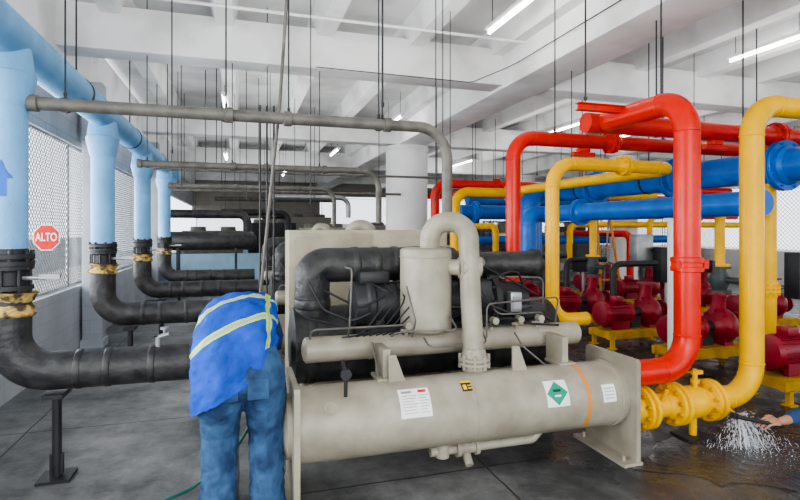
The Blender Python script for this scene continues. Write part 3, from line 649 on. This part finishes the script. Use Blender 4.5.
for a in ((2.7,17.6,1.6,1.7,PNL,"beige louvred machine unit with two round cowls"),(-.9,19.5,2.0,1.6,VNT,"dark louvred machine unit with two round cowls"),(1.2,21.0,1.8,1.9,DRK,"dark louvred machine unit with two round cowls"),(3.0,24,2,2.2,BACKW,"grey louvred machine unit with two round cowls"),(6.0,20.5,2.6,1.8,BACKW,"grey louvred machine unit with two round cowls"),(9.5,21.5,2.8,1.8,VNT,"dark louvred machine unit with two round cowls"),(13,20.0,2.6,1.5,BACKW,"grey louvred machine unit with two round cowls")): unit(*a)
pipe("duct_pipe","dark duct with a drop in the rear bay","pipe",[(-1.9,15.6,2.15),(.2,15.6,2.15),(.2,15.6,1.2)],.12,.25,BLK)
pipe("duct_pipe","grey pipe with a drop in the rear bay","pipe",[(.8,16.8,2.75),(3.4,16.8,2.75),(3.4,16.8,2.1)],.08,.3,STL)
pipe("duct_pipe","grey conduit across the rear bay","pipe",[(-1.6,9.8,2.75),(3.9,9.8,2.75)],.022,.3,VNT,welds=False)
pipe("duct_pipe","grey conduit across the rear bay","pipe",[(-1.6,12.6,2.6),(3.9,12.6,2.6)],.03,.3,VNT,welds=False)
pipe("duct_pipe","black insulated pipe dropping in the rear bay","pipe",[(-.6,18.5,2.3),(1.6,18.5,2.3),(1.6,18.5,.8)],.11,.3,BLK)
pipe("duct_pipe","slim grey pipe across the deep rear bay","pipe",[(-1.0,22.8,3.0),(3.9,22.8,3.0)],.09,.3,VNT)
pipe("duct_pipe","white conduit along the underside of the ceiling","pipe",[(-1.9,6.6,4.39),(3.9,6.6,4.39)],.02,.3,COLM,welds=False,seg=10)
for xx in (-1.2,-.4):
    rod(xx,15.6,2.27,clamp=.12); rod(xx+2.4,16.8,2.83,clamp=.08); rod(xx,9.8,2.78); rod(xx,12.6,2.63); rod(xx+1.2,18.5,2.41,clamp=.11); rod(xx+2,22.8,3.09,clamp=.09)
for k in range(5):
    x=-1.5+1.1*k+random.uniform(-.3,.3); rod(x,11.5+random.uniform(-1,4),random.uniform(2.2,2.9),4.78,.008)
for k in range(5):
    x=5+1.9*k+random.uniform(-.4,.4); rod(x,11.0+random.uniform(-1.5,3),random.uniform(2.8,3.1),4.78,.008)
pipe("cable_run","thin black cable looping along the girder","cable",[(3.88,2.2,4.15),(3.88,6.9,4.15),(3.3,7.1,3.9),(1.0,7.2,3.95)],.007,.3,DRK,welds=False,seg=8)

sx,sy,sz=-1.985,6.45,1.62
e=thing("stop_sign","red octagonal stop sign with white letters on a bracket","sign",(sx,sy,sz))
def octo(bm,r,y,t,mi):
    v=[(sx+r*math.cos(math.pi/8+k*math.pi/4),sz+1.12*r*math.sin(math.pi/8+k*math.pi/4)) for k in range(8)]
    n0=len(bm.faces)
    a=[bm.verts.new((p[0],y,p[1])) for p in v]; b=[bm.verts.new((p[0],y+t,p[1])) for p in v]
    bm.faces.new(a); bm.faces.new(b[::-1])
    for k in range(8): bm.faces.new((a[k],b[k],b[(k+1)%8],a[(k+1)%8]))
    setmi(bm,n0,mi)
bm=newbm(); octo(bm,.135,sy,.008,1); octo(bm,.124,sy-.003,.005,0); mk("plate",bm,[LABR,LABW],e)
bm=newbm(); box(bm,(sx-.14,sy+.02,sz),(.34,.02,.03)); mk("bracket",bm,STL,e)
def text(body,loc,size,mat,parent,rz=0):
    cu=bpy.data.curves.new("t",'FONT'); cu.body=body; cu.size=size; cu.align_x='CENTER'; cu.align_y='CENTER'; cu.extrude=.001; cu.offset=.002
    o=bpy.data.objects.new("t",cu); COL.objects.link(o); bpy.context.view_layer.update()
    me=bpy.data.meshes.new_from_object(o.evaluated_get(bpy.context.evaluated_depsgraph_get())); bpy.data.objects.remove(o)
    me.transform(Matrix.Translation(V(loc))@Matrix.Rotation(rz,4,'Z')@Matrix.Rotation(math.pi/2,4,'X')@Matrix.Diagonal((.74,1.15,1,1)))
    me.materials.clear(); me.materials.append(mat)
    n=bpy.data.objects.new("lettering",me); COL.objects.link(n); n.parent=parent; n.matrix_parent_inverse=Matrix.Translation(-V(parent.location)); return n
text("ALTO",(sx,sy-.006,sz),.106,LABW,e)

# ---------------------------------------------------------------- people
def skinobj(name,verts,edges,root,mat,parent,sub=2,label=None):
    names=list(verts); me=bpy.data.meshes.new(name)
    me.from_pydata([verts[n][0] for n in names],[(names.index(a),names.index(b)) for a,b in edges],[])
    me.materials.append(mat); ob=bpy.data.objects.new(name,me); COL.objects.link(ob)
    m=ob.modifiers.new("Skin",'SKIN'); m.use_smooth_shade=True
    if not me.skin_vertices:
        bpy.context.view_layer.objects.active=ob; ob.select_set(True); bpy.ops.mesh.customdata_skin_add()
    for i,n in enumerate(names):
        r=verts[n][1]; r=r if isinstance(r,tuple) else (r,r)
        me.skin_vertices[0].data[i].radius=r; me.skin_vertices[0].data[i].use_root=(n==root)
    ob.modifiers.new("Sub",'SUBSURF').levels=sub; ob.modifiers["Sub"].render_levels=sub
    ob.parent=parent; ob.matrix_parent_inverse=Matrix.Translation(-V(parent.location))
    if label: ob["label"]=label
    return ob
def crs(a,b,c,d,t): return .5*((2*b)+(c-a)*t+(2*a-5*b+4*c-d)*t*t+(3*b-a-3*c+d)*t**3)
def loft(bm,rings,sub=6,seg=40,stripes=(),lat=V((1,0,0)),ex=.85,fold=None,vert=()):
    n=len(rings); R=[]
    for i in range(n-1):
        q=[rings[max(0,i-1)],rings[i],rings[i+1],rings[min(n-1,i+2)]]
        for s in range(sub+(1 if i==n-2 else 0)):
            t=s/sub; R.append([crs(*[V(k[0]) for k in q],t),crs(*[V(k[1]) for k in q],t).normalized(),crs(*[k[2] for k in q],t),crs(*[k[3] for k in q],t)])
    vs=[]
    for i,(c,nrm,a,b) in enumerate(R):
        l=(lat-nrm*lat.dot(nrm)).normalized(); dd=nrm.cross(l)
        ring=[]
        for k in range(seg):
            th=2*math.pi*k/seg; cs,sn=math.cos(th),math.sin(th); e=ex
            f=1+(fold(i/len(R),th) if fold else 0)
            ring.append(bm.verts.new(c+(l*a*math.copysign(abs(cs)**e,cs)+dd*b*math.copysign(abs(sn)**e,sn))*f))
        vs.append(ring)
    for i,(p,q) in enumerate(zip(vs,vs[1:])):
        mi=0
        for s0,s1,m in stripes:
            if s0<=i<s1: mi=m
        for k in range(seg):
            mm=mi
            for (i0,i1,k0,k1,m) in vert:
                if i0<=i<i1 and k0<=k<k1: mm=m
            f=bm.faces.new((p[k],p[(k+1)%seg],q[(k+1)%seg],q[k])); f.material_index=mm
    bm.faces.new(vs[0][::-1]); bm.faces.new(vs[-1])
def hand(parent,w,d,nrm,mat,side=1,name="hand"):
    w=V(w); d=V(d).normalized(); nrm=V(nrm); nrm=(nrm-d*nrm.dot(d)).normalized(); l=d.cross(nrm)*side
    bm=newbm()
    bmesh.ops.create_uvsphere(bm,u_segments=16,v_segments=10,radius=1,matrix=Matrix.Translation(w+d*.05)@Matrix((l*.043,d*.058,nrm*.018)).transposed().to_4x4())
    for k,L in enumerate((.066,.076,.070,.054)):
        o=w+d*.088+l*(-.031+.021*k); p1=o+d*L*.5-nrm*.012; p2=p1+d*L*.3-nrm*.028; p3=p2+d*L*.1-nrm*.022
        sweep(bm,[o-d*.03,o,p1,p2,p3],[.009,.0102,.0092,.0085,.006],10)
    o=w+d*.03-l*.038; sweep(bm,[o+l*.015,o-l*.008+d*.012,o-l*.02+d*.036-nrm*.015,o-l*.012+d*.056-nrm*.032],[.013,.013,.011,.007],10)
    return mk(name,bm,mat,parent,ang=80)
def head(parent,c,up,fwd,r=.1):
    c=V(c); up=V(up).normalized(); fwd=V(fwd); fwd=(fwd-up*fwd.dot(up)).normalized(); l=up.cross(fwd)
    T=Matrix.Translation(c)@Matrix((l,fwd,up)).transposed().to_4x4()
    bm=newbm(); bmesh.ops.create_uvsphere(bm,u_segments=28,v_segments=20,radius=1)
    for v in bm.verts:
        p=v.co; x,y,z=p.x*.075,p.y*.095,p.z*.118
        if z<0: x*=1-.28*(-z/.118); y*=1-.1*(-z/.118)
        if y<0 and z<-.03: y*=.85
        v.co=V((x,y,z))
    sweep(bm,[(0,.088,.015),(0,.108,-.018),(0,.092,-.028)],[.008,.014,.008],8)
    for s in (-1,1):
        sweep(bm,[(s*.072,-.005,.02),(s*.084,-.012,.005),(s*.076,-.002,-.028)],[.01,.014,.008],8)
        bmesh.ops.create_uvsphere(bm,u_segments=10,v_segments=8,radius=.012,matrix=Matrix.Translation((s*.03,.080,.012)))
    sweep(bm,[(-.024,.083,-.052),(0,.090,-.052),(.024,.083,-.052)],[.004,.008,.004],8)
    bm.transform(T); hd=mk("head",bm,SKIN,parent,ang=80)
    bm=newbm(); bmesh.ops.create_uvsphere(bm,u_segments=28,v_segments=20,radius=1)
    for v in bm.verts:
        p=v.co; z=p.z; y=p.y
        k=1.07 if (z>.35 or y<.05 and z>-.45) else .8
        v.co=V((p.x*.078*k,p.y*.099*k-.004,p.z*.121*k+.003))
    bm.transform(T); mk("hair",bm,HAIR,parent,"short black hair",ang=80)
def wrinkle(ob,strength,scale,nm):
    tx=bpy.data.textures.new(nm,'CLOUDS'); tx.noise_scale=scale; tx.noise_depth=1
    d=ob.modifiers.new("Wrinkle",'DISPLACE'); d.texture=tx; d.strength=strength; d.mid_level=.5; d.texture_coords='LOCAL'

A=thing("person","person in blue hi-vis vest and jeans bending over a pipe","person",(0.0,3.25,0))
bv={'pel':((.01,3.28,.92),(.17,.13)),'sp':((.0,3.42,1.02),(.15,.12)),'ch':((-.01,3.58,1.08),(.17,.12)),'nk':((.0,3.76,1.08),.06),'hb':((.01,3.84,1.04),.055),
 'sl':((-.18,3.62,1.03),.065),'el':((-.25,3.74,.86),.045),'wl':((-.16,3.93,.93),.032),'sr':((.18,3.62,1.08),.065),'er':((.23,3.75,.90),.045),'wr':((.10,3.93,.93),.032),
 'hl':((-.09,3.27,.85),.11),'kl':((-.10,3.33,.48),.07),'al':((-.11,3.25,.09),.045),'tl':((-.13,3.40,.04),.035),
 'hr':((.11,3.27,.85),.11),'kr':((.12,3.33,.48),.07),'ar':((.13,3.22,.09),.045),'tr':((.15,3.37,.04),.035)}
EB=[('pel','sp'),('sp','ch'),('ch','nk'),('nk','hb'),('ch','sl'),('sl','el'),('el','wl'),('ch','sr'),('sr','er'),('er','wr'),('pel','hl'),('hl','kl'),('kl','al'),('al','tl'),('pel','hr'),('hr','kr'),('kr','ar'),('ar','tr')]
skinobj("body",bv,EB,'pel',SKIN,A)
head(A,(.02,3.89,.96),(0,.55,-.62),(0,-.5,-.6))
hand(A,(-.16,3.93,.93),(.2,.9,-.25),(0,.2,1),SKIN,-1); hand(A,(.10,3.93,.93),(-.2,.9,-.25),(0,.2,1),SKIN,1)
def leg(bm,pts,ph=0):
    path=[V(p[0]) for p in pts]; P=[];Rr=[]
    n=len(path)
    for i in range(n-1):
        q=[max(0,i-1),i,i+1,min(n-1,i+2)]
        for s in range(10+(1 if i==n-2 else 0)):
            t=s/10; P.append(crs(*[path[k] for k in q],t)); Rr.append(crs(*[pts[k][1] for k in q],t))
    Rr=[r*(1+.022*math.sin(i*1.1+ph)+.018*math.sin(i*2.3+ph)) if i>11 else r for i,r in enumerate(Rr)]
    P=[p+V((.006*math.sin(i*1.7+ph),.005*math.cos(i*1.3),0)) if 11<i<len(P)-2 else p for i,p in enumerate(P)]
    sweep(bm,P,Rr,24)
bm=newbm()
loft(bm,[((.01,3.33,1.02),(0,-.35,-.94),.18,.125),((.015,3.27,.93),(0,-.25,-.97),.220,.150),((.02,3.245,.82),(0,0,-1),.244,.168),((.02,3.26,.73),(0,.05,-1),.228,.14),((.02,3.27,.70),(0,.05,-1),.13,.09)],6,36)
leg(bm,[((-.095,3.26,.84),.122),((-.110,3.27,.70),.130),((-.115,3.31,.48),.108),((-.12,3.27,.28),.101),((-.125,3.24,.06),.105)])
leg(bm,[((.125,3.26,.84),.122),((.145,3.27,.70),.130),((.155,3.31,.48),.108),((.155,3.26,.28),.101),((.16,3.22,.06),.105)],1.5)
jn=mk("jeans",bm,JEAN,A,"loose blue denim jeans",ang=80)
rm=jn.modifiers.new("Rem",'REMESH'); rm.mode='VOXEL'; rm.voxel_size=.010; rm.use_smooth_shade=True
sm=jn.modifiers.new("Sm",'SMOOTH'); sm.iterations=3
wrinkle(jn,.014,.04,"denim_folds")
for cx in (-.07,.10):
    bm=newbm(); box(bm,(cx,3.080,.79),(.12,.012,.12),0,Matrix.Rotation(-.05,3,'X'),.005); mk("jeans_pocket",bm,JEAN,A)
for x0,y0 in ((-.12,3.28),(.15,3.26)):
    bm=newbm(); sweep(bm,[(x0,y0-.11,.05),(x0,y0-.06,.055),(x0,y0+.05,.055),(x0,y0+.13,.045),(x0,y0+.17,.04)],[.03,.05,.052,.046,.02],16)
    for v in bm.verts: v.co.z=max(v.co.z,.0)
    mk("boot",bm,SHOE,A,ang=80)
for pts in ([(-.15,3.60,1.04),(-.23,3.70,.93),(-.25,3.76,.86),(-.19,3.88,.92)],[(.17,3.60,1.08),(.225,3.70,.96),(.23,3.76,.90),(.13,3.88,.92)]):
    bm=newbm(); sweep(bm,pts,[.085,.066,.060,.045],18); mk("sleeve",bm,SHIRT,A,ang=80)
bm=newbm()
def vf(u,th):
    low=max(0,1-u*1.5)
    return .040*low*math.sin(th*6+u*3)+.016*low*math.sin(th*13+1)+.014*math.sin(th*3+u*14)+.012*math.sin(th*5-u*30)+.007*math.sin(th*9+u*45)
loft(bm,[((-.035,3.25,.765),(-.50,.05,.86),.276,.192),((-.030,3.265,.87),(-.48,.22,.85),.272,.186),((-.025,3.33,.98),(-.42,.45,.78),.272,.178),((-.020,3.42,1.07),(-.40,.75,.54),.274,.175),((-.010,3.54,1.125),(-.37,.88,.32),.266,.172),((.0,3.65,1.135),(-.24,.95,.10),.232,.150),((.01,3.73,1.11),(-.1,1,-.1),.165,.115),((.01,3.78,1.09),(0,1,-.2),.09,.075)],16,84,
 [(37,38,1),(38,40,2),(40,41,1),(57,58,1),(58,60,2),(60,61,1)],ex=.93,fold=vf,vert=[(16,80,73,74,1),(16,80,74,75,2),(16,80,75,76,1)])
vest=mk("hi_vis_vest",bm,[VEST,HIVI,SILV],A,"royal blue vest with yellow-silver reflective stripes",ang=80)
wrinkle(vest,.024,.055,"vest_folds")

B=thing("person","crouching person in navy work clothes reaching toward the yellow pipe","person",(4.85,2.8,0))
bv={'pel':((5.0,2.7,.34),(.16,.14)),'sp':((4.92,2.74,.50),(.14,.12)),'ch':((4.82,2.78,.66),(.16,.12)),'nk':((4.74,2.80,.82),.055),'hb':((4.72,2.81,.88),.05),
 'sl':((4.68,2.95,.64),.06),'el':((4.36,2.95,.28),.05),'wl':((3.99,2.95,.235),.036),'wl2':((3.93,2.95,.235),.028),'sr':((4.74,2.60,.66),.06),'er':((4.50,2.58,.44),.045),'wr':((4.30,2.72,.34),.032),
 'hl':((4.95,2.85,.30),.1),'kl':((4.66,3.0,.10),.07),'al':((5.05,3.02,.09),.045),'tl':((5.1,3.02,.04),.03),
 'hr':((4.95,2.58,.34),.1),'kr':((4.58,2.50,.48),.07),'ar':((4.65,2.48,.09),.045),'tr':((4.53,2.47,.04),.035)}
skinobj("body",bv,EB+[('wl','wl2')],'pel',SKIN,B)
sv={k:v for k,v in bv.items() if k in('pel','sp','ch','sl','el','wl','sr','er','wr')}
sv={k:(v[0],tuple(r+.022 for r in (v[1] if isinstance(v[1],tuple) else (v[1],v[1])))) for k,v in sv.items()}
sv['wl']=((4.02,2.95,.24),(.058,.058))
skinobj("shirt",sv,[x for x in EB if x[0] in sv and x[1] in sv],'pel',M("work_shirt_blue",(.03,.07,.19),.85,var=.3,bump=.6,bscale=14),B)
jv={k:v for k,v in bv.items() if k in('pel','hl','kl','al','hr','kr','ar')}
jv={k:(v[0],tuple(r+.022 for r in (v[1] if isinstance(v[1],tuple) else (v[1],v[1])))) for k,v in jv.items()}
skinobj("trousers",jv,[x for x in EB if x[0] in jv and x[1] in jv],'pel',JEAN,B)
head(B,(4.69,2.82,.99),(-.2,0,.95),(-.9,.2,-.3))
hand(B,(3.95,2.95,.235),(-.98,.05,.12),(0,-.5,.85),SKIN,-1); hand(B,(4.30,2.72,.34),(-.8,.4,-.3),(0,0,1),SKIN,1)
bm=newbm(); sweep(bm,[(3.97,2.94,.200),(3.84,2.95,.230),(3.60,3.02,.285)],[.014,.015,.017],12); box(bm,(3.59,3.03,.29),(.05,.035,.045),0,Matrix.Rotation(.3,3,'Y')); mk("pipe_wrench",bm,DRK,None,"black steel wrench gripped in the crouching person's hand","wrench")
# water: stream from the drain, fan of droplets, splash on the floor
WX=3.80
bm=newbm()
for k in range(1100):
    a=random.gauss(.15,1.2); sp=random.uniform(.05,.52)*random.uniform(.4,1); t=random.random()**.8; up=random.uniform(.0,.08)
    def pt(t): return V((WX+math.sin(a)*sp*t,3.17-abs(math.cos(a))*sp*t*.6,.20+up*4*t*(1-t)-.20*t*t+.003))
    p=pt(t); q=pt(min(1,t+.05)); 
    if (q-p).length<1.5e-3: continue
    rr=random.uniform(.0010,.0026); sweep(bm,[p,(p+q)/2,q],[rr*.4,rr,rr*.5],5)
for k in range(800):
    r=abs(random.gauss(.12,.17)); a=random.uniform(0,6.28)
    bmesh.ops.create_icosphere(bm,subdivisions=1,radius=random.uniform(.0012,.0032),matrix=Matrix.Translation((WX+.03+r*math.cos(a),3.04+r*math.sin(a)*.6,.005+abs(random.gauss(0,.05))*math.exp(-r*2))))
for dx,dy,rr in ((0,0,.010),(.03,-.01,.006),(-.03,-.02,.007),(.06,-.03,.005),(-.06,-.02,.005)):
    pts=[(WX+dx*.2,3.18+dy*.2,.20)]
    for q in range(1,12):
        t=q/11; pts.append((WX+dx*(.2+1.6*t)+.003*math.sin(q*1.9),3.18+dy-.10*t,.20-.197*t*t))
    sweep(bm,pts,[rr*(1+.3*math.sin(q*2.1)) for q in range(12)],8)
mk("water_spray",bm,WATER,None,"clear water splashing from the yellow pipe drain onto the floor","water","stuff")
bm=newbm(); n=60
vs=[bm.verts.new((3.80+(1.0+.16*math.sin(3*a)+.09*math.sin(7*a))*math.cos(a),2.95+(.50+.09*math.sin(4*a+1)+.04*math.sin(9*a))*math.sin(a),.003)) for a in [2*math.pi*k/n for k in range(n)]]
bm.faces.new(vs); mk("puddle",bm,M("puddle_water",(.055,.06,.065),.12,var=.2,bump=.5,bscale=14,dist=.02,spec=.4),None,"thin glossy puddle spreading on the concrete floor","puddle","stuff")
bm=newbm(); sweep(bm,fillet([(-.9,3.0,.015),(-.55,3.45,.015),(-.3,3.62,.02),(-.05,3.70,.18),(.1,3.85,.36)],.2),.011,10); mk("hose",bm,HOSE,None,"thin green rubber hose trailing across the floor","hose")

# ---------------------------------------------------------------- light, world, camera
w=bpy.data.worlds.new("World"); S.world=w; w.use_nodes=True
bg=w.node_tree.nodes["Background"]; bg.inputs[0].default_value=(.90,.95,1,1); bg.inputs[1].default_value=2.6
def area(loc,rot,size,sy,en,col=(1,1,1)):
    l=bpy.data.lights.new("area",'AREA'); l.shape='RECTANGLE'; l.size=size; l.size_y=sy; l.energy=en; l.color=col
    o=bpy.data.objects.new("fill_light",l); o.location=loc; o.rotation_euler=rot; COL.objects.link(o); return o
R=math.radians
area((0,-3.8,2.6),(R(95),0,0),6,3,290,(1,.98,.95))  # added area light behind the camera, stands in for daylight
area((-4.2,7,2.0),(R(90),0,R(-90)),12,2.4,1000,(.95,.98,1))  # added area light outside the side mesh, pushes daylight in
for x,y,en in ((1,4.6,54),(1,10.4,50),(7.8,4.6,52),(7.8,10.4,48),(1,17,38),(8,18,40)):  # added upward fill imitating floor bounce onto the ceiling, no fixtures here
    area((x,y,3.15),(R(180),0,0),3.5,3.5,en)
for lk in ('AgX - Medium High Contrast','Medium High Contrast'):
    try:
        S.view_settings.look=lk; break
    except Exception: pass
cam=bpy.data.cameras.new("Camera"); co=bpy.data.objects.new("Camera",cam); COL.objects.link(co)
co.location=(0,0,1.7); co.rotation_euler=(math.radians(90),0,-math.atan(160/520)); cam.lens=36*520/800; cam.sensor_width=36; cam.shift_y=-.025
cam.clip_start=.05
S.camera=co
